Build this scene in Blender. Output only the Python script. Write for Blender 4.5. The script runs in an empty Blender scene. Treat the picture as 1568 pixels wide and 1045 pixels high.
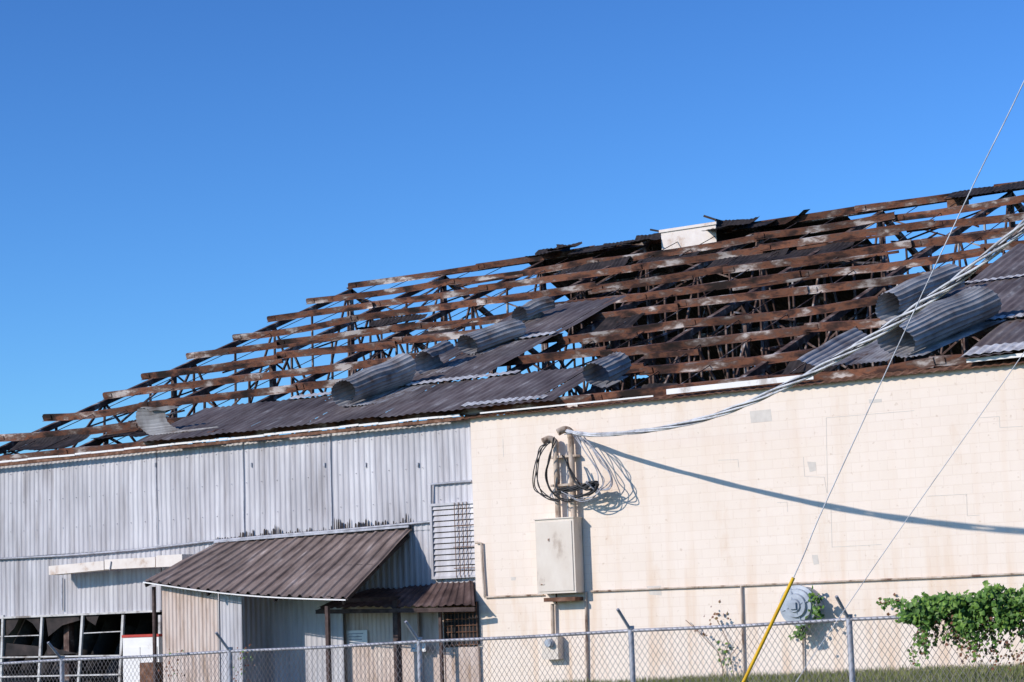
import bpy, math, random
from mathutils import Vector, Matrix, noise
random.seed(7)
V=Vector
scene=bpy.context.scene
scene.view_settings.view_transform='Standard'
scene.view_settings.look='None'
scene.view_settings.exposure=0

# ------------------------------------------------------------ camera
F=3267.0
CAM=V((0,-41.3,1.9))
a=math.radians(56.07); p=math.radians(7.43); ro=math.radians(2.06)
h=V((-math.cos(a),math.sin(a),0)); r0=V((math.sin(a),math.cos(a),0))
fw=(h*math.cos(p)+V((0,0,1))*math.sin(p)).normalized()
up0=r0.cross(fw).normalized()
CR=r0*math.cos(ro)-up0*math.sin(ro)
CU=r0*math.sin(ro)+up0*math.cos(ro)
cd=bpy.data.cameras.new('camera'); cam=bpy.data.objects.new('camera',cd)
scene.collection.objects.link(cam)
cam.matrix_world=Matrix(((CR.x,CU.x,-fw.x,CAM.x),(CR.y,CU.y,-fw.y,CAM.y),(CR.z,CU.z,-fw.z,CAM.z),(0,0,0,1)))
cd.sensor_width=36; cd.lens=F/1568*36; cd.clip_end=6000; cd.clip_start=.1
scene.camera=cam
# survey helpers: photo measurement -> true position on a given real plane of the site
def ray(u,v): return fw+CR*((u-784)/F)+CU*((522.5-v)/F)
def hit(u,v,pt,n):
    d=ray(u,v); k=(V(pt)-CAM).dot(n)/d.dot(n); return CAM+d*k
def W(u,v,y=0.0): return hit(u,v,(0,y,0),V((0,1,0)))

c0=W(-90,711); XG=c0.x
rg=hit(525,441,(XG,0,0),V((1,0,0)))
EZ=W(740,632).z
RY=rg.y; RZ=rg.z; TA=(RZ-EZ)/RY; AL=math.atan(TA)
ES=V((0,math.cos(AL),math.sin(AL))); NR=V((0,-math.sin(AL),math.cos(AL)))
def R(u,v,lift=0.0): return hit(u,v,V((0,0,EZ))+NR*lift,NR)
def roof(x,y,n=0.0): return V((x,y,EZ+TA*y))+NR*n
def broof(x,y,n=0.0):
    return V((x,y,RZ-TA*(y-RY)))+V((0,math.sin(AL),math.cos(AL)))*n

# ------------------------------------------------------------ materials
def mat(name,stops,scale=3.0,stretch=(1,1,1),rough=.7,metal=0.0,bump=0.0,bscale=20,big=None,detail=6,spec=.3):
    m=bpy.data.materials.new(name); m.use_nodes=True
    nt=m.node_tree; N=nt.nodes; L=nt.links
    b=N['Principled BSDF']; b.inputs['Roughness'].default_value=rough; b.inputs['Metallic'].default_value=metal
    b.inputs['Specular IOR Level'].default_value=spec
    tc=N.new('ShaderNodeTexCoord'); mp=N.new('ShaderNodeMapping'); mp.inputs['Scale'].default_value=stretch
    L.new(tc.outputs['Object'],mp.inputs['Vector'])
    n=N.new('ShaderNodeTexNoise'); n.inputs['Scale'].default_value=scale; n.inputs['Detail'].default_value=detail; n.inputs['Roughness'].default_value=.62
    L.new(mp.outputs[0],n.inputs['Vector'])
    r=N.new('ShaderNodeValToRGB'); e=r.color_ramp.elements
    while len(e)>1: e.remove(e[-1])
    e[0].position=stops[0][0]; e[0].color=(*stops[0][1],1)
    for ps,c in stops[1:]:
        q=e.new(ps); q.color=(*c,1)
    L.new(n.outputs['Fac'],r.inputs['Fac'])
    out=r.outputs['Color']
    if big:
        n2=N.new('ShaderNodeTexNoise'); n2.inputs['Scale'].default_value=big[0]; n2.inputs['Detail'].default_value=3
        L.new(tc.outputs['Object'],n2.inputs['Vector'])
        mr=N.new('ShaderNodeMapRange'); mr.inputs['From Min'].default_value=.3; mr.inputs['From Max'].default_value=.7
        mr.inputs['To Min'].default_value=big[1]; mr.inputs['To Max'].default_value=big[2]
        L.new(n2.outputs['Fac'],mr.inputs['Value'])
        mx=N.new('ShaderNodeVectorMath'); mx.operation='SCALE'
        L.new(out,mx.inputs[0]); L.new(mr.outputs[0],mx.inputs['Scale']); out=mx.outputs[0]
    L.new(out,b.inputs['Base Color'])
    if bump:
        n3=N.new('ShaderNodeTexNoise'); n3.inputs['Scale'].default_value=bscale; n3.inputs['Detail'].default_value=4
        L.new(tc.outputs['Object'],n3.inputs['Vector'])
        bp=N.new('ShaderNodeBump'); bp.inputs['Strength'].default_value=bump; bp.inputs['Distance'].default_value=.02
        L.new(n3.outputs['Fac'],bp.inputs['Height']); L.new(bp.outputs[0],b.inputs['Normal'])
    return m
M_purlin=mat('rusted_purlin',[(.36,(.022,.013,.010)),(.43,(.08,.036,.026)),(.49,(.22,.088,.048)),(.53,(.13,.07,.052)),(.575,(.27,.19,.155)),(.62,(.58,.51,.47))],scale=1.3,stretch=(.7,1.6,1.6),rough=.8,big=(.45,.45,1.3),detail=9)
M_truss=mat('rusted_steel',[(.35,(.025,.016,.014)),(.5,(.09,.05,.04)),(.58,(.17,.12,.10)),(.66,(.38,.36,.35))],scale=2.5,rough=.8)
M_sheet=mat('weathered_roof_sheet',[(.33,(.085,.064,.060)),(.48,(.125,.10,.095)),(.6,(.165,.142,.138)),(.70,(.34,.32,.31))],scale=1.2,stretch=(3,.8,.8),rough=.6,big=(.6,.7,1.35))
M_sheetl=mat('galvanised_overlap',[(.35,(.26,.23,.22)),(.46,(.50,.48,.47)),(.62,(.70,.68,.67))],scale=2.5,stretch=(2,1,1),rough=.5)
M_curl=mat('peeled_roof_sheet',[(.32,(.14,.09,.068)),(.43,(.24,.22,.22)),(.58,(.34,.33,.335)),(.72,(.42,.41,.415))],scale=1.6,rough=.55,metal=0,big=(.8,.7,1.2))
M_dark=mat('tar_paper',[(.35,(.012,.010,.010)),(.6,(.04,.03,.028)),(.8,(.09,.06,.05))],scale=3,rough=.8)
M_wall=mat('galvanised_wall',[(.33,(.36,.335,.34)),(.45,(.475,.455,.47)),(.55,(.535,.515,.53)),(.68,(.64,.62,.63))],scale=1.5,stretch=(2.2,1,.22),rough=.55,metal=0,big=(.5,.82,1.1))
M_white=mat('white_trim',[(.3,(.45,.40,.36)),(.42,(.75,.72,.69)),(.7,(.82,.79,.76))],scale=2,rough=.6)
M_frame=mat('chalky_window_frame',[(.34,(.22,.19,.17)),(.46,(.50,.48,.46)),(.68,(.66,.64,.62))],scale=3,rough=.7)
M_canopy=mat('rusted_canopy_sheet',[(.33,(.12,.085,.072)),(.48,(.19,.14,.12)),(.6,(.25,.19,.165)),(.72,(.40,.33,.30))],scale=1.5,stretch=(2.5,.8,.8),rough=.7,big=(.7,.8,1.2))
M_leanto=mat('dark_rusted_sheet',[(.33,(.05,.03,.026)),(.5,(.09,.055,.048)),(.68,(.15,.10,.09))],scale=2,rough=.8)
M_panel=mat('cream_corrugated',[(.3,(.36,.25,.18)),(.5,(.56,.45,.39)),(.7,(.64,.55,.49))],scale=1.5,stretch=(3,1,.5),rough=.7)
M_grey=mat('galvanised_pipe',[(.3,(.22,.22,.24)),(.6,(.42,.42,.46)),(.75,(.5,.48,.47))],scale=4,rough=.5,metal=.2)
M_wire=mat('fence_wire',[(.3,(.13,.10,.10)),(.6,(.28,.25,.25))],scale=2,rough=.6)
M_box=mat('painted_cabinet',[(.28,(.42,.33,.26)),(.4,(.64,.55,.46)),(.7,(.72,.64,.55))],scale=2.0,stretch=(1,1,.6),rough=.5)
M_mast=mat('weathered_mast_paint',[(.35,(.16,.09,.06)),(.45,(.42,.32,.24)),(.65,(.60,.50,.42))],scale=4.0,stretch=(1,1,.5),rough=.6)
M_rust=mat('rust',[(.3,(.06,.03,.02)),(.5,(.15,.07,.04)),(.7,(.28,.16,.11))],scale=6,rough=.85)
M_postm=mat('dark_post_paint',[(.3,(.03,.02,.018)),(.5,(.07,.045,.04)),(.7,(.12,.08,.07))],scale=6,rough=.8)
M_black=mat('cable_black',[(.3,(.012,.012,.013)),(.7,(.035,.035,.04))],scale=5,rough=.5)
M_cable=mat('cable_grey',[(.35,(.34,.34,.36)),(.5,(.56,.56,.58)),(.7,(.68,.68,.70))],scale=3,rough=.5)
M_yellow=mat('guy_guard_yellow',[(.3,(.62,.34,.01)),(.6,(.78,.46,.02))],scale=3,rough=.5)
M_creamtrim=mat('cream_pipe_paint',[(.3,(.50,.36,.27)),(.45,(.72,.63,.56)),(.7,(.80,.72,.65))],scale=2.5,rough=.7)
M_patch=mat('wall_repair_patch',[(.3,(.56,.50,.44)),(.7,(.68,.62,.55))],scale=5,rough=.85)
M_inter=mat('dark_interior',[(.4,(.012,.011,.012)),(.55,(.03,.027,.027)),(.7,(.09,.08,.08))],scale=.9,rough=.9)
M_red=mat('red_paint',[(.3,(.42,.04,.03)),(.7,(.5,.07,.05))],scale=3)
M_blue=mat('blue_paint',[(.3,(.12,.35,.5)),(.7,(.2,.45,.6))],scale=3)
M_ground=mat('dirt_and_grass_ground',[(.3,(.10,.08,.05)),(.45,(.10,.11,.05)),(.6,(.14,.15,.07)),(.75,(.22,.19,.13))],scale=1.5,rough=.95,bump=.5,big=(.2,.8,1.2))
M_grass=mat('grass_blades',[(.3,(.09,.11,.035)),(.5,(.16,.18,.06)),(.7,(.34,.29,.15))],scale=5,rough=.8)
M_leaf=mat('vine_leaves',[(.34,(.03,.07,.009)),(.5,(.08,.17,.025)),(.64,(.18,.29,.05))],scale=14,rough=.5,detail=2)
M_dry=mat('dry_vine_leaves',[(.3,(.10,.03,.02)),(.5,(.18,.07,.04)),(.7,(.16,.15,.04))],scale=14,rough=.7,detail=2)
M_fan=mat('fan_cowl_paint',[(.3,(.26,.29,.33)),(.6,(.42,.46,.51)),(.75,(.5,.53,.55))],scale=4,rough=.45)

# cream painted block wall
def block_mat():
    m=bpy.data.materials.new('painted_block_wall'); m.use_nodes=True
    nt=m.node_tree; N=nt.nodes; L=nt.links; b=N['Principled BSDF']; b.inputs['Roughness'].default_value=.85
    b.inputs['Specular IOR Level'].default_value=.2
    tc=N.new('ShaderNodeTexCoord'); sp=N.new('ShaderNodeSeparateXYZ'); cb=N.new('ShaderNodeCombineXYZ')
    L.new(tc.outputs['Object'],sp.inputs[0]); L.new(sp.outputs['X'],cb.inputs['X']); L.new(sp.outputs['Z'],cb.inputs['Y'])
    br=N.new('ShaderNodeTexBrick'); br.inputs['Scale'].default_value=1; br.inputs['Brick Width'].default_value=.41; br.inputs['Row Height'].default_value=.205
    br.inputs['Mortar Size'].default_value=.008; br.inputs['Mortar Smooth'].default_value=.5
    br.inputs['Color1'].default_value=(1,1,1,1); br.inputs['Color2'].default_value=(.975,.97,.96,1); br.inputs['Mortar'].default_value=(.925,.905,.885,1)
    L.new(cb.outputs[0],br.inputs['Vector'])
    n=N.new('ShaderNodeTexNoise'); n.inputs['Scale'].default_value=.55; n.inputs['Detail'].default_value=7; n.inputs['Roughness'].default_value=.65
    mp=N.new('ShaderNodeMapping'); mp.inputs['Scale'].default_value=(1.6,1,.6); L.new(tc.outputs['Object'],mp.inputs[0]); L.new(mp.outputs[0],n.inputs[0])
    r=N.new('ShaderNodeValToRGB'); e=r.color_ramp.elements
    e[0].position=.30; e[0].color=(.74,.58,.45,1); e[1].position=.7; e[1].color=(.84,.725,.625,1)
    q=e.new(.42); q.color=(.81,.69,.585,1)
    L.new(n.outputs['Fac'],r.inputs['Fac'])
    mx=N.new('ShaderNodeMix'); mx.data_type='RGBA'; mx.blend_type='MULTIPLY'; mx.inputs[0].default_value=1
    L.new(r.outputs[0],mx.inputs[6]); L.new(br.outputs['Color'],mx.inputs[7])
    n2=N.new('ShaderNodeTexNoise'); n2.inputs['Scale'].default_value=9; n2.inputs['Detail'].default_value=3
    L.new(tc.outputs['Object'],n2.inputs[0])
    r2=N.new('ShaderNodeValToRGB'); r2.color_ramp.elements[0].position=.26; r2.color_ramp.elements[0].color=(.82,.78,.74,1); r2.color_ramp.elements[1].position=.36; r2.color_ramp.elements[1].color=(1,1,1,1)
    L.new(n2.outputs['Fac'],r2.inputs[0])
    mx2=N.new('ShaderNodeMix'); mx2.data_type='RGBA'; mx2.blend_type='MULTIPLY'; mx2.inputs[0].default_value=1
    L.new(mx.outputs[2],mx2.inputs[6]); L.new(r2.outputs[0],mx2.inputs[7])
    mp3=N.new('ShaderNodeMapping'); mp3.inputs['Scale'].default_value=(2.2,1,.16); L.new(tc.outputs['Object'],mp3.inputs[0])
    n4=N.new('ShaderNodeTexNoise'); n4.inputs['Scale'].default_value=1.5; n4.inputs['Detail'].default_value=6; L.new(mp3.outputs[0],n4.inputs[0])
    r4=N.new('ShaderNodeMapRange'); r4.inputs['From Min'].default_value=.50; r4.inputs['From Max'].default_value=.68; L.new(n4.outputs['Fac'],r4.inputs['Value'])
    hz=N.new('ShaderNodeMapRange'); hz.inputs['From Min'].default_value=3.6; hz.inputs['From Max'].default_value=.6; hz.inputs['To Min'].default_value=.2; hz.inputs['To Max'].default_value=.95
    L.new(sp.outputs['Z'],hz.inputs['Value'])
    ml=N.new('ShaderNodeMath'); ml.operation='MULTIPLY'; L.new(r4.outputs[0],ml.inputs[0]); L.new(hz.outputs[0],ml.inputs[1])
    mx3=N.new('ShaderNodeMix'); mx3.data_type='RGBA'; mx3.blend_type='MIX'
    L.new(ml.outputs[0],mx3.inputs[0]); L.new(mx2.outputs[2],mx3.inputs[6]); mx3.inputs[7].default_value=(.70,.51,.36,1)
    L.new(mx3.outputs[2],b.inputs['Base Color'])
    bp=N.new('ShaderNodeBump'); bp.inputs['Strength'].default_value=.3; bp.inputs['Distance'].default_value=.006; bp.invert=True
    L.new(br.outputs['Fac'],bp.inputs['Height']); 
    n3=N.new('ShaderNodeTexNoise'); n3.inputs['Scale'].default_value=25; L.new(tc.outputs['Object'],n3.inputs[0])
    bp2=N.new('ShaderNodeBump'); bp2.inputs['Strength'].default_value=.25; bp2.inputs['Distance'].default_value=.006
    L.new(n3.outputs['Fac'],bp2.inputs['Height']); L.new(bp.outputs[0],bp2.inputs['Normal']); L.new(bp2.outputs[0],b.inputs['Normal'])
    return m
M_block=block_mat()

# ------------------------------------------------------------ mesh builder
def empty(name):
    o=bpy.data.objects.new(name,None); scene.collection.objects.link(o); return o
class MB:
    def __init__(s): s.v=[]; s.f=[]; s.sm=[]
    def add(s,vs,fs,sm=False):
        o=len(s.v); s.v+= [tuple(x) for x in vs]; s.f+=[tuple(i+o for i in f) for f in fs]; s.sm+=[sm]*len(fs)
    def hexa(s,b,t):
        s.add(list(b)+list(t),[(3,2,1,0),(4,5,6,7),(0,1,5,4),(1,2,6,5),(2,3,7,6),(3,0,4,7)])
    def box(s,lo,hi):
        x0,y0,z0=lo; x1,y1,z1=hi
        s.hexa([(x0,y0,z0),(x1,y0,z0),(x1,y1,z0),(x0,y1,z0)],[(x0,y0,z1),(x1,y0,z1),(x1,y1,z1),(x0,y1,z1)])
    def beam(s,A,B,w,hh,up=V((0,0,1))):
        A=V(A);B=V(B); d=(B-A).normalized(); sd=d.cross(up)
        if sd.length<1e-4: sd=d.cross(V((0,1,0)))
        sd.normalize(); u=sd.cross(d).normalized()
        c=[(-w/2,-hh/2),(w/2,-hh/2),(w/2,hh/2),(-w/2,hh/2)]
        s.hexa([A+sd*x+u*y for x,y in c],[B+sd*x+u*y for x,y in c])
    def cchan(s,A,B,w,hh,up,t=.012):
        A=V(A);B=V(B); d=(B-A).normalized(); sd=d.cross(up).normalized()
        s.beam(A,B,t,hh,up)
        s.beam(A+up*(hh/2-t/2)+sd*(-(w+t)/2),B+up*(hh/2-t/2)+sd*(-(w+t)/2),w,t,up)
        s.beam(A-up*(hh/2-t/2)+sd*((w+t)/2),B-up*(hh/2-t/2)+sd*((w+t)/2),w,t,up)
    def tube(s,pts,r,n=8,cap=True):
        pts=[V(q) for q in pts]; rings=[]; u=None
        for i,q in enumerate(pts):
            d=(pts[min(i+1,len(pts)-1)]-pts[max(i-1,0)]).normalized()
            if u is None:
                u=d.cross(V((0,0,1)) if abs(d.z)<.9 else V((1,0,0))).normalized()
            u=(u-d*u.dot(d)).normalized(); w=d.cross(u)
            rings.append([q+(u*math.cos(2*math.pi*k/n)+w*math.sin(2*math.pi*k/n))*r for k in range(n)])
        vs=[x for g in rings for x in g]; fs=[]
        for i in range(len(pts)-1):
            for k in range(n):
                fs.append((i*n+k,i*n+(k+1)%n,(i+1)*n+(k+1)%n,(i+1)*n+k))
        s.add(vs,fs,True)
        if cap: s.add(rings[0],[tuple(range(n))]); s.add(rings[-1],[tuple(range(n))])
    def grid(s,fn,nu,nv,sm=True):
        vs=[fn(i/nu,j/nv) for j in range(nv+1) for i in range(nu+1)]
        fs=[(j*(nu+1)+i,j*(nu+1)+i+1,(j+1)*(nu+1)+i+1,(j+1)*(nu+1)+i) for j in range(nv) for i in range(nu)]
        s.add(vs,fs,sm)
    def obj(s,name,m,parent=None):
        me=bpy.data.meshes.new(name); me.from_pydata(s.v,[],s.f); me.materials.append(m)
        me.polygons.foreach_set('use_smooth',s.sm); me.update()
        o=bpy.data.objects.new(name,me); scene.collection.objects.link(o)
        if parent: o.parent=parent
        return o
def spline(pts,n=8):
    pts=[V(q) for q in pts]; out=[]
    P=[pts[0]*2-pts[1]]+pts+[pts[-1]*2-pts[-2]]
    for i in range(1,len(P)-2):
        for k in range(n):
            t=k/n; a,b,c,d=P[i-1],P[i],P[i+1],P[i+2]
            out.append(.5*((2*b)+(c-a)*t+(2*a-5*b+4*c-d)*t*t+(3*b-a-3*c+d)*t**3))
    out.append(pts[-1]); return out
nz=lambda x,y=0.,z=0.: noise.noise(V((x,y,z)))

# ------------------------------------------------------------ warehouse
WH=empty('warehouse')
XR=2.0
YM=0.22
XC=W(720,640).x
def gz(x): return .54+.02*(max(min(x,10),-60)+19)
mb=MB(); mb.box((XC,0,-.2),(XR,.3,EZ-.10)); mb.box((XR-.3,.3,-.2),(XR,2*RY,EZ-.1)); mb.obj('block_wall',M_block,WH)
def corr(mb,x0,x1,z0,z1,y,period=.14,amp=.017,nv=1,wob=0.0):
    n=int((x1-x0)/period)*6
    prof=[0,0,0,.75,1,.75]
    def zz(zf,x): return zf(x) if callable(zf) else zf
    def fn(u,v):
        x=x0+(x1-x0)*u; i=int(round(u*n))%6
        a0=zz(z0,x); a1=zz(z1,x); z=a0+(a1-a0)*v
        return V((x,y-amp*prof[i]+wob*nz(x*.7,z*.8),z))
    mb.grid(fn,n,nv,False)
WHZ=W(120,941,YM).z; XWR=W(247,940,YM).x
mb=MB()
seamz=W(300,835,YM).z
corr(mb,XG,XC+.4,seamz,EZ-.02,YM-.012,period=.17,amp=.022,nv=10,wob=.02)
corr(mb,XG,XWR,WHZ,seamz+.08,YM+.012,period=.17,amp=.022,nv=3,wob=.012)
corr(mb,XWR+.02,XC+.4,0.0,seamz+.08,YM+.012,period=.17,amp=.022,nv=5,wob=.012)
mb.obj('metal_wall',M_wall,WH)
mb=MB(); mb.box((XG-.1,YM+.05,0),(XG,2*RY,EZ-.3)); mb.box((XG,2*RY-.1,0),(XR-.3,2*RY,EZ-.3)); mb.obj('rear_walls',M_wall,WH)
mb=MB(); mb.box((XG,3.5,0),(XC,3.6,3.6)); mb.box((XG,YM+.2,3.6),(XC,3.6,3.7));  # added dark partition and ceiling, block roof light behind the strip windows
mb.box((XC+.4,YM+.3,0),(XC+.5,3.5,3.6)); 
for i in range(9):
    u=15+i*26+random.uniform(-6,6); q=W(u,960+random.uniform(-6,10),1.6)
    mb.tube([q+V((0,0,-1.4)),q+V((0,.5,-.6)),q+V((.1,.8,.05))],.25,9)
mb.obj('added_dark_interior',M_inter,WH)

mb=MB()
for u in (238,505,371):
    A=W(u,670,YM-.05)
    mb.beam((A.x,YM-.05,seamz+.1),(A.x,YM-.05,EZ-.1),.02,.012,V((0,1,0)))
for u in (238,385,497,560,640):
    A=W(u,712,YM-.045); mb.box((A.x-.02,YM-.07,A.z-.06),(A.x+.02,YM-.036,A.z+.05))
for z in (seamz+.7,seamz+1.5,seamz+2.3):
    x=XG+.1
    while x<XC-.1:
        mb.box((x-.009,YM-.055,z-.009),(x+.009,YM-.03,z+.009)); x+=.51
mb.obj('wall_seam_strips',M_grey,WH)

# eave trim
mb=MB()
ey=-.13
for k in range(30):
    x0=XG+(XC-.2-XG)*k/30; x1=XG+(XC-.2-XG)*(k+1)/30-.01
    j=random.uniform(-.012,.012)
    mb.beam((x0,ey,EZ-.02+j),(x1,ey,EZ-.02+j+random.uniform(-.01,.01)),.02,.05)
mb.obj('eave_fascia',M_white,WH)
mb=MB()
mb.beam((XG,-.05,EZ-.1),(XC-.1,-.05,EZ-.1),.12,.07)
def soff(x0,x1):
    n=int((x1-x0)/.1)
    mb.grid(lambda u,v: V((x0+(x1-x0)*u, -.16+.41*v+.01*nz(u*40), EZ-.05+TA*(-.2+.45*v)+.014*(1 if int(round(u*n))%2 else -1)+.02*nz(u*15))),n,1,False)
soff(XC-.2,XR)
mb.obj('eave_edge',M_rust,WH)
mb=MB()
A=W(1020,592,-.2);B=W(1245,572,-.2)
mb.beam((A.x,-.19,EZ+.02),(B.x,-.19,EZ+.03),.02,.12)
A=W(735,634,-.2);B=W(1000,605,-.2)
mb.beam((A.x,-.19,EZ-.03),(B.x,-.19,EZ-.04),.02,.035)
A=W(1480,556,-.2)
mb.beam((A.x,-.19,EZ+.03),(XR,-.19,EZ+.03),.02,.08)
mb.obj('white_fascia_strip',M_white,WH)

# ---- roof frame
mb=MB(); SP=(RY-.15)/9
PY=[.15+SP*i for i in range(10)]
XE=XR
for i,y in enumerate(PY):
    x=XG+random.uniform(-.35,.3)
    while x<XE-.5:
        ln=random.uniform(3.8,6.5); x2=min(x+ln,XE)
        j0=random.uniform(-.06,.06); j1=random.uniform(-.06,.06)
        yj0=random.uniform(-.08,.08); yj1=random.uniform(-.08,.08)
        sag=random.choice([0,.0,.03,.06,.09]) if i<9 else .02
        hh=.19
        n=4
        f=lambda t: roof(x+(x2-x)*t,y+yj0*(1-t)+yj1*t,.06+j0*(1-t)+j1*t-sag*4*t*(1-t))
        if not (2<i<9 and random.random()<.03):
            for k in range(n): mb.cchan(f(k/n),f((k+1)/n),.07,hh,NR)
            mb.beam(f(.0)-ES*.02,f(0)+V((.35,0,0))-ES*.02,.02,.13,NR)
        x=x2-.12
mb.obj('purlins',M_purlin,WH)
mb=MB()
for i in range(60):
    x=random.uniform(XG+2,XE-3); k=random.randrange(1,9); y=PY[k]+random.uniform(.2,.6)*random.choice([-1,1]); l=random.uniform(1.5,5)
    mb.beam(roof(x,y,-.02),roof(x+l,y+random.uniform(-.3,.3),-.02),.05,random.choice([.07,.1,.14]),NR)
for i in range(80):
    x=random.uniform(XG+3,XE); y=random.uniform(1,RY-1)
    A=roof(x,y,-.1); B=roof(x+random.uniform(-1.4,1.4),y+random.uniform(.8,2.6),-.1-random.uniform(0,.7))
    mb.beam(A,B,.04,.05)
mb.obj('loose_laths',M_purlin,WH)
mb=MB()
for i in range(10):
    y=RY+.1+SP*i
    x=XG+random.uniform(-.2,.2)
    while x<XE-.5:
        x2=min(x+random.uniform(5,7),XE); j0=random.uniform(-.05,.05)
        mb.cchan(broof(x,y,.06+j0),broof(x2,y,.06+random.uniform(-.05,.05)),.07,.2,V((0,math.sin(AL),math.cos(AL))))
        x=x2-.1
mb.obj('rear_purlins',M_truss,WH)
# trusses
mb=MB(); TX=[XG+.35+4.15*i for i in range(13) if XG+.35+4.15*i<XE]
for tx in TX:
    e=-.16
    mb.beam(roof(tx,.5,e),roof(tx,RY,e),.16,.16,NR)
    mb.beam(broof(tx,RY,e),broof(tx,2*RY,e),.16,.16,V((0,math.sin(AL),math.cos(AL))))
    zb=EZ-.55
    def bot(y): return V((tx,y,zb+ (1-abs(y-RY)/RY)*2.4))
    mb.beam(bot(.5),bot(RY),.12,.12); mb.beam(bot(RY),bot(2*RY),.12,.12)
    ys=[.5]+[2.04*i for i in range(1,19)]
    for i in range(len(ys)-1):
        def top(y): return roof(tx,y,e) if y<=RY else broof(tx,y,e)
        ya,yb=ys[i],ys[i+1]
        if yb>2*RY: break
        if i%2==0: mb.beam(bot(ya),top(yb),.05,.07)
        else: mb.beam(top(ya),bot(yb),.05,.07)
        mb.beam(bot(yb),top(yb),.05,.07)
    for y in (.55,2*RY-.5): mb.beam((tx,y,0),(tx,y,EZ-.1),.2,.2,V((0,1,0)))
    mb.beam((tx,RY*.5,0),(tx,RY*.5,EZ+TA*RY*.5-.3),.14,.14,V((0,1,0)))
    mb.beam((tx,RY,0),(tx,RY,RZ-.4),.14,.14,V((0,1,0)))
for i in range(len(TX)-1):
    if i%2==0:
        mb.beam(roof(TX[i],1,-.3),roof(TX[i+1],RY*.5,-.3),.05,.05); mb.beam(roof(TX[i+1],1,-.32),roof(TX[i],RY*.5,-.32),.05,.05)
    else:
        mb.beam(roof(TX[i],RY*.5,-.3),roof(TX[i+1],RY,-.3),.05,.05); mb.beam(roof(TX[i+1],RY*.5,-.32),roof(TX[i],RY,-.32),.05,.05)
    mb.beam(V((TX[i],RY*.5,EZ+.4)),roof(TX[i+1],RY*.5,-.3),.05,.05)
    mb.beam(V((TX[i+1],RY*.5,EZ+.4)),roof(TX[i],RY*.5,-.3),.05,.05)
    mb.beam(V((TX[i],RY,RZ-2.0)),roof(TX[i+1],RY,-.3),.05,.05)
    mb.beam(V((TX[i+1],RY,RZ-2.0)),roof(TX[i],RY,-.3),.05,.05)
    mb.beam(V((TX[i],RY*.5,EZ+.4)),V((TX[i+1],RY*.5,EZ+.4)),.08,.08)
    for f in (.33,.66):
        xx=TX[i]+4.15*f
        mb.beam(roof(xx,.4,-.03),roof(xx,RY-.2,-.03),.02,.02,NR)
mb.obj('roof_trusses',M_truss,WH)

# ---- corrugated roofing that is left
def rsheet(mb,x0,x1,y0,y1,lift=.17,front=True,warp=.03,amp=.024,period=.2,nv=6,edge=.12):
    n=max(6,int((x1-x0)/period)*6); prof=[0,.5,1,1,.5,0]
    fn0=roof if front else broof
    sd=random.random()*50
    def fn(u,v):
        x=x0+(x1-x0)*u; i=int(round(u*n))%6
        ya=y0+edge*nz(x*.8,sd); yb=y1+edge*nz(x*1.1,sd+9)
        y=ya+(yb-ya)*v
        return fn0(x,y,lift+amp*prof[i]+warp*nz(x*.5,y*.6,sd))
    mb.grid(fn,n,nv,False)
def panels(mb,x0,x1,y0,y1,**k):
    x=x0; lift=k.pop('lift',.17)
    while x<x1-.1:
        x2=min(x+random.uniform(.9,1.8),x1)
        rsheet(mb,x,x2+.02,y0+random.uniform(-.05,.05),y1+random.uniform(-.06,.06),lift=lift+random.uniform(0,.03),**k); x=x2
mb=MB()
xa=R(250,668).x; xb=R(880,605).x
panels(mb,xa,xb,-.2,2.5)
x2a=R(640,585).x; x2b=R(742,588).x
panels(mb,x2a-.9,x2b,2.45,6.1,lift=.20)
panels(mb,R(712,540).x-.2,x2b+.05,6.05,9.75,lift=.23,warp=.05)
xr0=R(1462,452).x
panels(mb,R(1490,545).x,XE,-.2,2.5); panels(mb,xr0,XE,2.4,6.1,lift=.20)
panels(mb,R(1568,390).x-.2,XE,6.1,9.6,lift=.22)
mb.obj('roof_sheets',M_sheet,WH)
mb=MB()
rsheet(mb,xa+3.2,x2b+1.2,2.36,2.64,lift=.25,edge=.08,nv=1)
rsheet(mb,x2a+.6,x2b-.02,5.96,6.28,lift=.28,edge=.08,nv=1)
rsheet(mb,x2b+1.2,xb-.3,-.1,.14,lift=.225,edge=.08,nv=1)
rsheet(mb,R(1490,545).x+.1,XE,-.24,.38,lift=.225,edge=.15,nv=1)
rsheet(mb,xr0+.4,XE,2.38,2.58,lift=.26,edge=.08,nv=1)
rsheet(mb,xr0+.1,XE,6.0,6.16,lift=.265,edge=.05,nv=1)
mb.obj('roof_lap_bands',M_sheetl,WH)
# rear slope sheets
mb=MB()
xs0=hit(835,400,(0,RY,RZ),V((0,1,0))).x; xs1=hit(1290,360,(0,RY,RZ),V((0,1,0))).x
rsheet(mb,xs0-1.0,xs1,RY+.1,RY+4.3,front=False,edge=.0,warp=.05)
rsheet(mb,xs0-2.5,XE,RY+4.2,RY+9,front=False,edge=.6)
rsheet(mb,xs0-3.5,XE,RY+8.9,2*RY+.3,front=False,edge=.1)
mb.obj('rear_roof_sheets',M_dark,WH)
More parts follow.
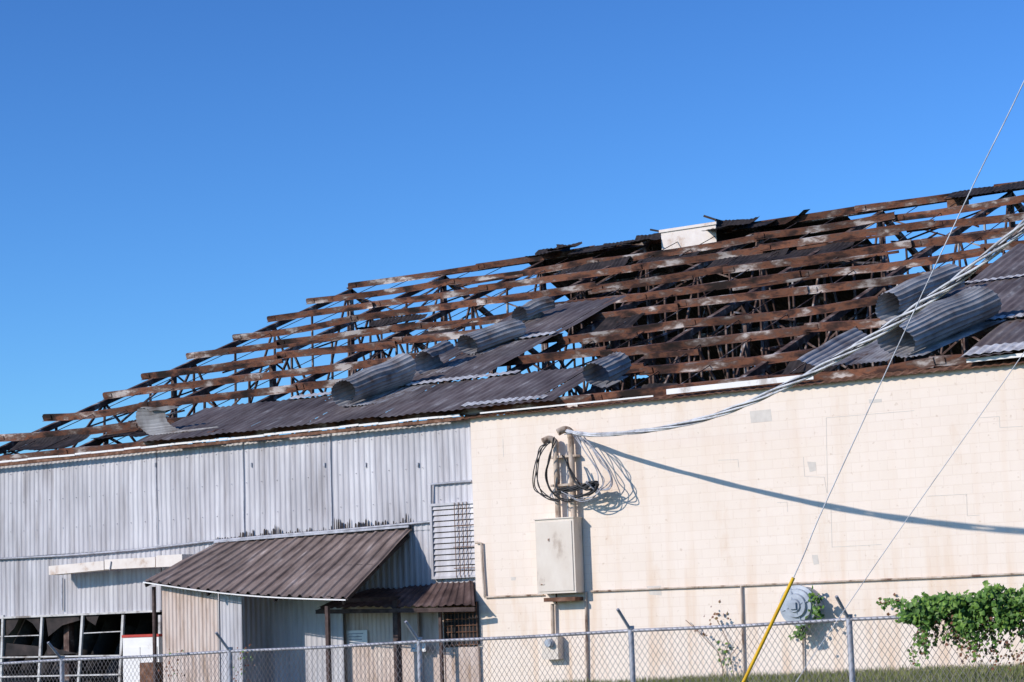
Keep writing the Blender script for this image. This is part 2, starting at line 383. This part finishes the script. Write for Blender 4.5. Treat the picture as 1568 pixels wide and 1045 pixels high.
# torn scraps
mb=MB()
def scrap(x,y,w,l,lift,curl,tilt=0,fr=roof,amp=.1):
    sd=random.random()*99
    def fn(u,v):
        xx=x+w*(u-.5)+.15*nz(v*3,sd+4); yy=y+l*(v-.5)+.15*nz(u*3,sd)
        return fr(xx,yy+tilt*u,lift+curl*(abs(v-.5)*2)**2+amp*nz(u*2+sd,v*1.5)+.012*math.sin(u*w*40))
    mb.grid(fn,max(8,int(w*14)),6,False)
for (u,w,l,lf_,c) in ((855,1.4,.9,.2,.12),(880,1.0,.6,.3,.1),(925,1.8,.7,.14,.0),(965,1.6,.6,.14,.05),(1000,1.0,.9,.16,.12)):
    q=hit(u,392,(0,RY,RZ),V((0,1,0))); scrap(q.x,RY-.45,w,l,lf_,c,amp=.06)
for (u,w,l,lf_,c) in ((1130,1.6,1.0,.2,.1),(1165,1.2,.8,.14,.0)):
    q=hit(u,362,(0,RY,RZ),V((0,1,0))); scrap(q.x,RY-.4,w,l,lf_,c,amp=.06)
for (u,w) in ((1500,1.6),(1540,1.8),(1580,1.6)):
    q=hit(u,310,(0,RY,RZ),V((0,1,0))); scrap(q.x,RY-.5,w,1.0,.15,.02,amp=.05)
for (u,v,w,l) in ((600,490,2.2,1.0),(660,510,1.6,1.6),(205,655,2.0,1.5),(60,680,3,1.2),(930,500,1.2,2),(1240,560,1.5,1.0),(980,600,1.4,.8),(1010,400,2.2,1.4),(1130,400,2.5,1.6),(1230,385,2.6,1.4),(900,410,2.6,1.3)):
    q=R(u,v); scrap(q.x,max(q.y,l/2+.15),w,l,-.12,.1)
mb.obj('torn_roof_scraps',M_dark,WH)

# ---- peeled, rolled sheets
def curl(mb,P0,P1,r,turns,flat=.6,taper=0.,start=0.):
    sd=random.random()*99; L=flat+turns*2*math.pi*r; n=int(L/.11)*4
    pr=[0,.7,1,.7]
    def fn(u,v):
        s=u*L; rr=r*(1+.12*nz(v*2.2,sd)+taper*(v-.5)); b=.026*pr[int(round(u*n))%4]
        c=P0.lerp(P1,v+.03*nz(u*6,sd+2))
        if s<flat: X=(flat-s); H=b
        else:
            ph=(s-flat)/r; q=rr*(1-.06*ph/(2*math.pi))*(1+.12*math.sin(ph*2+sd+v))
            X=-math.sin(ph)*(q-b); H=rr-math.cos(ph)*(q-b)
        q=roof(c.x+X+.10*nz(v*1.5,sd+5),c.y,.2+H)
        return q
    mb.grid(fn,n,14,False)
mb=MB()
def cu(p0,p1,r,turns,**k):
    A,B=R(*p0,lift=r+.2),R(*p1,lift=r+.2)
    # base the axis on the true roof point below; the roof() mapping pushes points towards the eave by H*sin
    A=V((A.x,max(A.y,.0)+ (.32 if A.y<.6 else 0),A.z))
    curl(mb,A,B,r,turns,**k)
cu((532,597),(625,564),.40,.98,flat=1.0,taper=.15)
cu((655,552),(690,536),.33,.7,flat=.6)
cu((722,525),(795,500),.31,1.1,flat=.9)
cu((800,481),(842,467),.28,.8,flat=.5)
cu((880,594),(955,553),.33,.9,flat=.2)
cu((195,662),(278,636),.38,.6,flat=1.3)
q=R(1385,560)
curl(mb,V((q.x,.2,0)),V((q.x+1.0,2.4,0)),.42,.95,flat=.5,taper=.1)
q=R(1385,490)
curl(mb,V((q.x,3.5,0)),V((q.x+.9,5.3,0)),.36,.85,flat=.9)
q=R(1290,556)
curl(mb,V((q.x+.6,.05,0)),V((q.x+.9,2.3,0)),1.6,.11,flat=.9)
mb.obj('peeled_sheet_rolls',M_curl,WH)

# ---- ridge vent box
def ridge(u,v,y=0): return hit(u,v,(0,RY+y,RZ),V((0,1,0)))
A=ridge(1016,388,-.35); B=ridge(1098,343,-.35)
mb=MB(); zb=A.z-.02; zt=B.z+.06
mb.box((A.x,RY-.45,zb),(B.x,RY-.41,zt)); mb.box((A.x,RY+.9,zb),(B.x,RY+.94,zt+.1))
mb.box((A.x,RY-.41,zb),(A.x+.04,RY+.9,zt))
mb.box((A.x-.05,RY-.50,zt-.10),(B.x+.05,RY-.452,zt-.01))
mb.obj('ridge_vent_box',M_creamtrim,WH)
mb=MB(); mb.box((B.x-.04,RY-.41,zb),(B.x,RY+.9,zt+.1))
mb.grid(lambda s,t:V((B.x+.05+1.9*s,RY-.3+1.1*t,zt-.12-.35*s+.10*nz(s*3,t*2))),10,5,False)
mb.beam(ridge(1078,331),ridge(1142,352),.07,.07)
mb.beam(ridge(996,352),ridge(1018,356),.06,.06)
mb.grid(lambda s,t:V((B.x+1.9+1.1*s,RY-.2+.5*t,zt-.42+.42*s*s+.1*t)),6,3,False)
q=ridge(1468,312)
mb.obj('ridge_vent_flap',M_dark,WH)
mb=MB(); mb.box((q.x-.25,RY-.3,q.z-.2),(q.x+.25,RY+.2,q.z+.12)); mb.box((q.x-.32,RY-.36,q.z+.12),(q.x+.3,RY+.26,q.z+.2)); mb.obj('ridge_cap_box',M_rust,WH)

# ---- wall furniture on the metal wall
mb=MB()
yp=YM-.09
pp=[(-60,860),(0,856),(100,851),(200,843),(322,829),(400,822),(500,814),(640,801),(660,799)]
mb.tube([W(u,v,yp) for u,v in pp],.03,8)
mb.tube([W(660,799,yp),W(660,742,yp),W(722,737,yp)],.03,8)
mb.obj('wall_conduit',M_grey,WH)
mb=MB()
A=W(84,874,-.25);B=W(168,866,-.25);C=W(288,858,-.25)
mb.beam(A,B,.45,.24); mb.beam(B+V((.02,0,.02)),W(246,861,-.25),.42,.26); mb.beam(W(248,860,-.25),C,.45,.30)
mb.obj('window_awning_box',M_creamtrim,WH)
mb=MB()
mb.beam(W(168,873,-.48),W(170,860,-.48),.03,.02); 
mb.beam(W(95,885,YM-.06),W(95,935,YM-.06),.05,.03,V((0,1,0)))
mb.obj('awning_seams',M_grey,WH)
mb=MB()
A=W(330,829,YM-.07);B=W(628,805,YM-.07)
x=A.x; hh=.15; yt=YM-.068
while x<B.x:
    w=random.uniform(.03,.10); t=(x-A.x)/(B.x-A.x); z=A.z+(B.z-A.z)*t
    hh=max(.07,min(.32,hh+random.uniform(-.11,.11)))
    if random.random()<.12: hh=random.choice([.08,.36])
    g=w*.3
    mb.add([(x,yt,z-.12),(x+w,yt,z-.12),(x+w-random.uniform(0,g),yt,z+hh*.8),(x+w*.6,yt,z+hh),(x+g,yt,z+hh*.85)],[(0,1,2,3,4)])
    x+=w+random.choice([0,0,.0,.03])
mb.obj('tar_flashing_remains',M_dark,WH)
mb=MB(); mb.beam(A+V((0,-.04,-.02)),B+V((0,-.04,-.02)),.06,.05); mb.obj('flashing_bar',M_grey,WH)
# louvre vent
mb=MB(); z0=W(694,884,YM).z; z1=W(694,772,YM).z; x0=W(666,830,YM).x; x1=W(735,830,YM).x
for t in (x0,x1): mb.box((t-.03,YM-.14,z0),(t+.03,YM-.02,z1))
for z in (z0,z1): mb.box((x0-.03,YM-.145,z-.03),(x1+.03,YM-.02,z+.03))
for i in range(13):
    z=z0+(z1-z0)*(i+.5)/13; mb.beam((x0+.03,YM-.09,z),(x1-.03,YM-.09,z),.02,.115,V((0,.35,.94)))
mb.obj('louvre_vent',M_wall,WH)
mb=MB()
for i in range(4):
    xx=x0+(x1-x0)*(.55+.09*i); mb.tube([(xx,YM-.17,z0-.02),(xx,YM-.17,z1+.02)],.009,6)
for z in (z0+.2,z0+.7,z0+1.2): mb.tube([(x0+.5*(x1-x0),YM-.17,z),(x1,YM-.17,z)],.009,6)
mb.obj('louvre_guard_bars',M_rust,WH)
mb=MB(); mb.box((x0,YM-.035,z0),(x1,YM-.03,z1)); mb.obj('louvre_backing',M_dark,WH)

# canopy
BL=W(330,832,YM-.04);BR=W(630,811,YM-.04);FL=W(220,890,-2.2);FR=W(530,917,-2.55)
def canf(s,t,dz=0.):
    q=(BL*(1-s)+BR*s)*(1-t)+(FL*(1-s)+FR*s)*t
    sag=-.10*math.sin(math.pi*s)*t
    return q+V((0,0,sag+dz))
mb=MB(); NR_=20; pc=[0,.0,.02,0,.0,.1,.9,1,.9,.1]; N=NR_*10; pf=[0,.2,1,1,.2,0]
mb.grid(lambda s,t:canf(s,t,.05*pc[int(round(s*N))%10]+.03*nz(s*6,t*3)+(.02*nz(s*40) if t==1 else 0)),N,10,False)
mb.obj('canopy_roof',M_canopy,WH)
mb=MB()
for t in (.05,.5,.96): 
    for k in range(8): mb.beam(canf(k/8,t,-.06),canf((k+1)/8,t,-.06),.05,.08)
for s in (.01,.33,.66,.985): mb.beam(canf(s,0,-.14),canf(s,1,-.10),.05,.09)
mb.beam(canf(.985,.97,-.1),V((FR.x,YM-.06,FR.z)),.05,.08)
mb.obj('canopy_rafters',M_dark,WH)
mb=MB()
for k in range(10): mb.beam(canf(k/10,1.0,-.03)+V((0,-.02,0)),canf((k+1)/10,1.0,-.03)+V((0,-.02,0)),.02,.03)
mb.obj('canopy_edge',M_white,WH)
mb=MB()
def post(u,y,ztop,w=.09,m=None):
    q=W(u,1000,y); mb.box((q.x-w/2,y-w/2,0),(q.x+w/2,y+w/2,ztop))
post(237,-2.0,FL.z-.15,.07)
post(503,-2.4,FR.z-.15,.09)
post(609,-.75,2.45,.14)
post(676,-.45,2.4,.07)
mb.obj('canopy_posts',M_postm,WH)
l0=W(484,932,-1.2); l1=W(727,928,-.5); b0=W(560,905,-.0); b1=W(724,890,YM-.05)
mb=MB(); N2=20*6
def lf(s,t,dz=0.): 
    return (b0*(1-s)+b1*s)*(1-t)+(l0*(1-s)+l1*s)*t+V((0,0,dz))
mb.grid(lambda s,t:lf(s,t,.03*pf[int(round(s*N2))%6]+.05*nz(s*5,t*2)),N2,5,False)
mb.obj('lean_to_roof',M_leanto,WH)
mb=MB(); mb.beam(lf(0,1,-.08),lf(1,1,-.08),.06,.10); mb.beam(lf(0,.05,-.08),lf(1,.05,-.08),.05,.08); mb.beam(lf(0,0,-.08),lf(0,1,-.08),.05,.08); mb.obj('lean_to_frame',M_postm,WH)
def xat(u,y): return W(u,980,y).x
mb=MB(); corr(mb,xat(249,-1.9),xat(335,-1.9),0,lambda x:FL.z-.1-.06*(x-FL.x),-1.9,period=.12,amp=.02)
corr(mb,xat(527,-.2),xat(604,-.2),0,2.35,-.2,period=.12,amp=.02)
mb.obj('enclosure_panels_cream',M_panel,WH)
mb=MB(); corr(mb,xat(336,-1.85),xat(371,-1.85),0,lambda x:FL.z-.12-.06*(x-FL.x),-1.85,period=.12,amp=.015)
corr(mb,xat(371,-.4),xat(526,-.4),0,lambda x:3.4,-.4,period=.16,amp=.02)
mb.obj('enclosure_panels_grey',M_wall,WH)
mb=MB()
mb.box((xat(604,-.3),-.3,0),(xat(640,-.3),-.24,2.4)); 
mb.box((xat(640,-.1),-.1,0),(xat(680,-.1),-.04,2.3))
mb.obj('plank_door',M_panel,WH)
mb=MB(); xa1,xa2=xat(681,-.12),xat(731,-.12)
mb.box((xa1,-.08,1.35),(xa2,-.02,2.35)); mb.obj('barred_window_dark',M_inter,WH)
mb=MB()
for i in range(10):
    xx=xa1+(xa2-xa1)*i/9; mb.tube([(xx,-.12,1.3),(xx,-.12,2.35)],.01,5)
for i in range(7): mb.tube([(xa1,-.13,1.35+i*.15),(xa2,-.13,1.35+i*.15)],.01,5)
mb.obj('window_bars',M_rust,WH)
mb=MB(); mb.box((xa1,-.1,0),(xa2,-.03,1.3)); mb.obj('window_spandrel',M_panel,WH)
# strip windows
mb=MB()
mb.box((XG,YM-.06,WHZ-.03),(XWR,YM+.06,WHZ+.02))
for u,du in ((5,-3),(65,-5),(127,-6),(189,-5),(-50,0),(245,0)):
    mb.beam(W(u,942,YM-.02),W(u+du*1.4,1075,YM-.02),.08,.06,V((0,1,0)))
for (v0,v1) in ((1008,1004),(1038,1033)):
    mb.beam(W(-60,v0,YM-.08),W(186,v1,YM-.08),.035,.04)
mb.beam(W(-60,977,YM),W(60,973,YM),.025,.025); mb.beam(W(127,970,YM),W(186,967,YM),.025,.025)
mb.obj('window_frames',M_frame,WH)
mb=MB()
gl=[[(8,948),(30,946),(22,962),(10,975)],[(36,946),(60,944),(62,972),(50,955)],[(70,944),(120,942),(122,950),(95,958),(74,975)],[(130,942),(152,941),(146,958),(134,950)],[(10,985),(60,990),(60,1003),(8,1005)],[(72,1003),(72,985),(90,995),(120,1001)]]
for g in gl:
    mb.add([W(u,v,YM+.02) for u,v in g],[tuple(range(len(g)))])
mb.obj('broken_glass_shards',M_dark,WH)
mb=MB(); corr(mb,XG,XWR,0,.45,YM); mb.obj('sill_wall',M_wall,WH)

# ---- on cream wall
mb=MB()
def wt(pts,y,r): mb.tube([W(u,v,y) for u,v in pts],r,8)
wt([(742,915),(832,911)],-.05,.022)
wt([(728,831),(737,832),(739,870),(742,914)],-.06,.03)
wt([(905,906),(1000,902),(1135,897),(1300,890),(1450,884),(1640,875)],-.05,.022)
wt([(897,906),(899,1045),(899,1070)],-.05,.03)
wt([(1135,897),(1140,1060)],-.05,.025)
wt([(1229,960),(1231,1060)],-.05,.02)
mb.obj('painted_wall_conduits',M_mast,WH)
mb=MB()
def patch(pts,y=-.003): 
    mb.add([W(u,v,y) for u,v in pts],[tuple(range(len(pts)))])
patch([(1148,630),(1180,627),(1182,645),(1150,648)])
patch([(1236,707),(1249,708),(1250,721),(1240,723)])
patch([(1243,850),(1252,850),(1254,864),(1246,865)])
patch([(782,884),(790,884),(789,889),(783,889)])
patch([(990,898),(1012,897),(1013,912),(995,911)])
patch([(868,618),(884,617),(885,629),(870,630)])
patch([(1330,612),(1350,611),(1350,616),(1331,618)])
mb.obj('wall_patches',M_patch,WH)
mb=MB()
def crack(pts,w=.012):
    q=[W(u,v,-.002) for u,v in pts]
    for i in range(len(q)-1): mb.beam(q[i],q[i+1],w,.003,V((0,1,0)))
crack([(1230,700),(1232,730),(1262,731),(1266,755)]); crack([(1400,629),(1265,640),(1267,755)]); crack([(1272,770),(1274,838),(1350,834)])
crack([(1190,770),(1205,769),(1206,784)]); crack([(1420,760),(1480,757),(1481,790),(1500,789)]); crack([(1100,705),(1130,704),(1131,716)])
crack([(770,672),(771,700)]); crack([(1500,640),(1530,638),(1531,655),(1566,653)])
mb.obj('wall_cracks',M_patch,WH)

# ------------------------------------------------------------ electrical service
ES_=empty('electrical_service_panel')
yf=-.38
a1=W(819,797,yf);a2=W(878,797,yf);zt=a1.z;zb=W(850,909,yf).z
mb=MB(); mb.box((a1.x,yf,zb),(a2.x,-.03,zt)); mb.box((a1.x+.05,yf-.02,zb+.05),(a2.x-.05,yf-.001,zt-.06))
mb.box((a1.x-.02,yf-.03,zt),(a2.x+.02,-.02,zt+.025))
mb.box((a1.x+.1,yf-.035,zb+.2),(a1.x+.2,yf-.021,zb+.23))
mb.box((a1.x+.35,yf-.035,zt-.5),(a1.x+.39,yf-.021,zt-.43))
mb.obj('cabinet',M_box,ES_)
mb=MB(); z=W(860,919,-.2).z
mb.box((W(833,919,-.35).x,-.36,z-.03),(W(893,919,-.02).x,-.02,z+.06)); 
mb.tube([W(852,925,-.12),W(852,800,-.12)],.02,8)
mb.box((a1.x+.12,yf-.038,zb+.205),(a1.x+.17,yf-.0355,zb+.225))
mb.box((a1.x+.355,yf-.038,zt-.49),(a1.x+.385,yf-.0355,zt-.44))
mb.obj('support_bracket',M_rust,ES_)
mb=MB()
m1=W(855,795,-.16);m2=W(879,795,-.16)
mt=W(866,664,-.16).z
mb.tube([(m1.x,-.16,m1.z),(m1.x,-.16,mt-.25)],.065,12)
mb.tube([(m2.x,-.16,m1.z),(m2.x,-.16,mt-.1)],.07,12)
mb.tube(spline([(m2.x,-.16,mt-.12),(m2.x,-.17,mt+.02),(m2.x-.1,-.25,mt+.08),(m2.x-.22,-.36,mt+.02)],5),.085,10)
mb.tube(spline([(m1.x,-.16,mt-.3),(m1.x,-.18,mt-.18),(m1.x-.1,-.26,mt-.1),(m1.x-.22,-.36,mt-.16)],5),.08,10)
mb.box((m1.x-.15,-.2,mt-.55),(m2.x+.15,-.03,mt-.50)); mb.box((m1.x-.15,-.2,mt-1.2),(m2.x+.15,-.03,mt-1.15))
mb.tube([W(846,925,-.1),W(847,972,-.1)],.045,8)
mb.obj('mast_conduits',M_mast,ES_)
mb=MB()
q0=W(829,976,-.25);q1=W(855,1010,-.25)
mb.box((q0.x,-.25,q1.z),(q1.x,-.02,q0.z)); c=W(843,985,-.25)
mb.obj('meter_base',M_box,ES_)
mb=MB(); mb.tube([c,c+V((0,-.08,0))],.10,16); mb.tube([c+V((0,-.08,0)),c+V((0,-.13,0))],.085,16)
mb.tube([W(870,800,-.14),W(868,680,-.14)],.012,6)
mb.obj('meter_dial',M_fan,ES_)
mb=MB(); mg=MB()
def loop(m,pts,y,r,j=4):
    q=[W(u+random.uniform(-j,j),v+random.uniform(-j,j),y+random.uniform(-.1,.1)) for u,v in pts]
    m.tube(spline(q,7),r,7)
for k in range(4):
    o=k*3
    loop(mb,[(840,676),(826+o*.3,690),(816+o,720),(819+o,748),(834+o,762),(856,768)],-.45,.013,3)
for k in range(3): loop(mb,[(850,672),(840,700),(834+k*2,730),(846,756),(868,766),(892,758)],-.42,.013,3)
for k in range(4): loop(mb,[(865,700),(880,735),(900,750),(914,742),(904,738),(880,748),(850,757)],-.5,.017,4)
for k in range(4): loop(mb,[(852,752),(880,748),(902,742),(914,744),(904,754),(878,760)],-.5,.02,3)
for k in range(3): loop(mg,[(868,662),(880,668),(898,690),(914,720),(918+k*3,742),(908,758),(885,764),(862,755)],-.5,.012,4)
for k in range(4): loop(mg,[(890,668),(902,680),(922,705),(936,728),(932,745),(915,750),(898,738)],-.55,.012,4)
mb.obj('cable_loops_dark',M_black,ES_); mg.obj('cable_loops_grey',M_grey,ES_)

# overhead service cable
PC=empty('overhead_power_cable')
A0=W(868,661,-.35); th=math.radians(31); pn=V((math.sin(th),math.cos(th),0))
cp=[(868,661),(905,666),(960,663),(1020,655),(1080,641),(1140,620),(1200,592),(1250,567),(1300,538),(1350,508),(1400,474),(1450,440),(1500,402),(1568,345),(1640,275),(1720,190)]
cen=spline([hit(u,v,A0,pn) for u,v in cp],16)
for nm,ms,rr,offs in (('strands_grey',M_cable,.022,(0,1.7,3.3,4.8)),('strand_dark',M_black,.010,(2.5,5.6))):
    mb=MB()
    for o in offs:
        pts=[]
        for i,q in enumerate(cen):
            s=i/len(cen); sp=.025+.05*s+.012*nz(i*.06,o); ang=o+i*.13+.5*nz(i*.05,o+3)
            pts.append(q+V((pn.x*math.cos(ang),pn.y*math.cos(ang),math.sin(ang)))*sp)
        mb.tube(pts,rr,7)
    mb.obj(nm,ms,PC)

# ------------------------------------------------------------ guy wires
def gpt(u,v,y): return W(u,v,y)
G=empty('guy_wire')
yg=-21.0
mb=MB(); top=gpt(1700,-170,yg); mid=gpt(1215,885,yg); bt=gpt(1136,1050,yg); d=(bt-mid).normalized(); gr=mid+d*((mid.z+.05)/-d.z)
mb.tube(spline([top,gpt(1568,125,yg),gpt(1472,322,yg),gpt(1268,762,yg),mid,gr],6),.006,6); mb.obj('steel_strand',M_cable,G)
mb=MB(); mb.tube([mid,gr],.019,10); mb.obj('yellow_guard',M_yellow,G)
G2=empty('guy_wire')
mb=MB(); mb.tube(spline([gpt(1750,270,-22),gpt(1568,540,-22),gpt(1380,808,-22),gpt(1215,1050,-22),gpt(1060,1290,-22)],6),.004,6); mb.obj('steel_strand',M_cable,G2)

# ------------------------------------------------------------ chain link fence
FN=empty('chain_link_fence'); YF=-18.4
pu=[-190,95,352,642,966,1300,1640]
def rv(u): return 1003-.0516*(u-250)
P=[W(u,rv(u),YF) for u in pu]
mb=MB()
for i,q in enumerate(P):
    mb.tube([(q.x,YF,-.1),(q.x,YF,q.z+.02)],.036,10)
    mb.tube([(q.x,YF,q.z+.02),(q.x,YF,q.z+.06)],.045,10)
    mb.tube([(q.x,YF,q.z),(q.x-.02,YF-.26,q.z+.27)],.02,8)
for i in range(len(P)-1): mb.tube([P[i],P[i].lerp(P[i+1],.5)+V((0,0,-.012)),P[i+1]],.021,8)
mb.obj('posts_and_rail',M_grey,FN)
mb=MB()
def ztop(x):
    for i in range(len(P)-1):
        if P[i].x<=x<=P[i+1].x: return P[i].z+(P[i+1].z-P[i].z)*(x-P[i].x)/(P[i+1].x-P[i].x)
    return P[-1].z if x>P[-1].x else P[0].z
x=P[0].x; st=.078
while x<P[-1].x:
    for sg in (1,-1):
        zt_=ztop(x)+.01; Ht=zt_-.03
        xe=x+sg*Ht*.72
        if xe<P[0].x or xe>P[-1].x: continue
        mb.tube([(x,YF-.03+sg*.004,zt_),(xe,YF-.03+sg*.004,.03)],.0029,4,False)
    x+=st
mb.obj('wire_mesh',M_wire,FN)

# ------------------------------------------------------------ exhaust fan
EF=empty('exhaust_fan')
c=W(1216,928,-.55)
prof=[(0,.40),(-.30,.40),(-.33,.43),(-.38,.43),(-.40,.36),(-.46,.345),(-.47,.26),(-.53,.24),(-.54,.15),(-.58,.13),(-.585,0.001)]
mb=MB(); n=36; vs=[];fs=[]
for y,r in prof:
    for k in range(n):
        t=2*math.pi*k/n; vs.append((c.x+r*math.cos(t),y,c.z+r*math.sin(t)))
for i in range(len(prof)-1):
    for k in range(n): fs.append((i*n+k,i*n+(k+1)%n,(i+1)*n+(k+1)%n,(i+1)*n+k))
mb.add(vs,fs,False)
for k in range(4):
    t=k*math.pi/2+.3; d=V((math.cos(t),0,math.sin(t)))
    mb.beam(c+d*.14+V((0,.0,0)),c+d*.38+V((0,.12,0)),.03,.02)
mb.box((c.x-.07,-.63,c.z-.07),(c.x+.07,-.58,c.z+.07))
mb.obj('cowl',M_fan,EF)

# ------------------------------------------------------------ cabinet, signs
SC=empty('storage_cabinet')
yc=-.9; a1=W(188,977,yc);a2=W(243,977,yc)
mb=MB(); mb.box((a1.x,yc,.2),(a2.x,yc+.7,a1.z)); mb.box((a1.x+.05,yc-.015,.3),((a1.x+a2.x)/2-.02,yc-.002,a1.z-.25)); mb.box(((a1.x+a2.x)/2+.02,yc-.015,.3),(a2.x-.05,yc-.002,a1.z-.25)); mb.obj('body',M_white,SC)
mb=MB(); mb.box((a1.x-.02,yc-.02,a1.z+.002),(a2.x+.02,yc+.7,a1.z+.07)); mb.obj('red_top',M_red,SC)
mb=MB(); b1=W(218,1015,yc-.2); mb.box((b1.x,yc-.3,.2),(b1.x+.55,yc-.03,b1.z)); mb.obj('brown_crate',M_rust,SC)
SG=empty('paper_sign')
mb=MB(); s0=W(531,966,-.25); s1=W(563,989,-.25); mb.box((s0.x,-.26,s1.z),(s1.x,-.245,s0.z)); mb.obj('sheet',M_white,SG)
mb=MB(); 
for k in range(4): 
    z=s0.z-.08-k*.07; mb.box((s0.x+.06,-.263,z-.012),(s1.x-.08-random.uniform(0,.1),-.261,z+.012))
mb.obj('lettering',M_grey,SG)
SG2=empty('wall_notice'); mb=MB(); s0=W(629,986,-.36); s1=W(652,998,-.36); mb.box((s0.x,-.37,s1.z),(s1.x,-.35,s0.z)); mb.obj('sheet',M_white,SG2)
mb=MB(); mb.box((s0.x+.04,-.373,s1.z+.07),(s1.x-.04,-.371,s1.z+.1)); mb.obj('lettering',M_blue,SG2)

# ------------------------------------------------------------ ground
mb=MB()
def gh(x,y):
    t=max(0,min(1,(y+17)/13.)); t=t*t*(3-2*t)
    fade=1 if y<40 else max(0,1-(y-40)/30)
    return gz(x)*t*fade+.03*nz(x*.5,y*.5)-.02
xs=[-2500,-800,-300,-120]+[-80+1.5*i for i in range(67)]+[60,150,400,1000,2500]
ys=[-2500,-800,-200,-80]+[-50+1.25*i for i in range(90)]+[90,160,400,1000,2500]
nx=len(xs)
mb.add([(x,y,gh(x,y)) for y in ys for x in xs],[(j*nx+i,j*nx+i+1,(j+1)*nx+i+1,(j+1)*nx+i) for j in range(len(ys)-1) for i in range(nx-1)],True)
mb.obj('ground',M_ground)
mb=MB()
for i in range(26000):
    y=-random.random()**1.3*9-.02; x=random.uniform(-27,-8)
    z=gh(x,y); hh=random.uniform(.05,.17)*(1+.6*nz(x*1.2,y)); t=random.uniform(0,6.28); w=.011
    dx,dy=math.cos(t)*w,math.sin(t)*w; lx,ly=random.uniform(-.06,.06),random.uniform(-.06,.06)
    mb.add([(x-dx,y-dy,z-.02),(x+dx,y+dy,z-.02),(x+lx,y+ly,z+hh)],[(0,1,2)])
mb.obj('grass',M_grass)

# ------------------------------------------------------------ vines
def leaf(mb,c,s):
    n=V((random.gauss(-.3,.5),-1+random.gauss(0,.4),random.gauss(.4,.5))).normalized()
    u=n.cross(V((random.gauss(0,1),random.gauss(0,1),random.gauss(0,1)))).normalized(); w=n.cross(u)
    k=[(0,-.9),(.55,-.5),(.75,.1),(.25,.35),(0,1),(-.25,.35),(-.75,.1),(-.55,-.5)]
    vs=[c+u*(a_*s)+w*(b_*s)+n*(-.25*s*abs(a_)) for a_,b_ in k]
    mb.add(vs,[(0,1,2,3,4),(0,4,5,6,7)])
VN=empty('climbing_vine'); mb=MB(); md=MB(); ms=MB()
def cl(u,v,y,su,sv,n,s=.035,m=None):
    for i in range(n):
        q=W(u+random.gauss(0,su),v+random.gauss(0,sv),y+random.gauss(0,.15)); leaf(m or mb,q,s*random.uniform(.6,1.3))
for i in range(140):
    u=random.uniform(1385,1640); e=nz(u*.045,7.7)
    tp=912+10*nz(u*.03,3)+(8 if u<1420 else 0)-(6 if u>1520 else 0)
    dp=36+22*e
    v=random.uniform(tp,tp+dp); cl(u,v,YF-.05,8,4.5,23,.042)
cl(1366,925,YF,10,4,40,.03); cl(1352,922,YF,6,3,12,.025)
for i in range(46):
    u=random.uniform(1400,1640); v=940; L=random.uniform(20,75)
    pts=[(u,v)]; 
    while v<940+L:
        v+=6; u+=random.uniform(-4,3.4); pts.append((u,v)); cl(u,v,YF,3,3,3,.03); 
        if random.random()<.5: cl(u,v,YF,5,4,1,.024,md)
    ms.tube([W(a_,b_,YF-.04) for a_,b_ in pts],.004,4)
for i in range(45): cl(random.uniform(1470,1640),random.uniform(985,1020),YF,5,5,4,.022,md if random.random()<.8 else mb)
for u,v,n in ((1245,918,50),(1250,938,40),(1224,968,60),(1232,955,30)): cl(u,v,-.35,5,7,n,.06)
for (u,v,n,m_) in ((1108,1000,26,mb),(1112,1010,16,mb),(1096,945,18,md),(1065,965,8,md),(1360,925,8,md)):
    cl(u,v,-.15,8,10,n,.05,m_)
for pts in ([(1105,1045),(1108,1010),(1116,985),(1098,950)],[(1112,1045),(1100,1000),(1070,968),(1050,950)],[(1126,1045),(1118,1005),(1130,990)],[(1385,918),(1360,922),(1345,926)]):
    ms.tube([W(a_,b_,-.1 if pts[0][0]<1300 else YF) for a_,b_ in pts],.008,5)
for u0 in (262,275,372,380):
    for i in range(12):
        u=u0+random.uniform(-14,14); v=random.uniform(992,1040); cl(u,v,YF,4,4,2,.022,md if random.random()<.75 else mb)
mb.obj('leaves',M_leaf,VN); md.obj('dry_leaves',M_dry,VN); ms.obj('stems',M_rust,VN)

TM=MB()
for i in range(60):
    x=-260+i*7; y=170+20*math.sin(i); 
    for k in range(60):
        c_=V((x+random.gauss(0,4),y+random.gauss(0,3),abs(random.gauss(2.5,1.6)))); leaf(TM,c_,.8)
TM.obj('distant_trees',M_leaf)

# ------------------------------------------------------------ light
LD=V((.54,1,-.55)).normalized()
sl=bpy.data.lights.new('sun','SUN'); sl.energy=4.0; sl.angle=math.radians(.5); sl.color=(1,.925,.84)
so=bpy.data.objects.new('sun',sl); scene.collection.objects.link(so); so.rotation_euler=LD.to_track_quat('-Z','Y').to_euler(); so.location=(-20,-30,30)
w=bpy.data.worlds.new('World'); scene.world=w; w.use_nodes=True; nt=w.node_tree
bg=nt.nodes['Background']; sk=nt.nodes.new('ShaderNodeTexSky'); sk.sky_type='NISHITA'; sk.sun_disc=False
sk.sun_elevation=math.asin(-LD.z); sk.sun_rotation=math.atan2(-LD.x,-LD.y)
sk.air_density=1.0; sk.dust_density=.2; sk.ozone_density=3.0
gm=nt.nodes.new('ShaderNodeGamma'); gm.inputs[1].default_value=1.4
mx=nt.nodes.new('ShaderNodeVectorMath'); mx.operation='MULTIPLY'; mx.inputs[1].default_value=(.37,.595,.84)
nt.links.new(sk.outputs[0],gm.inputs[0]); nt.links.new(gm.outputs[0],mx.inputs[0]); nt.links.new(mx.outputs[0],bg.inputs[0]); bg.inputs[1].default_value=.105
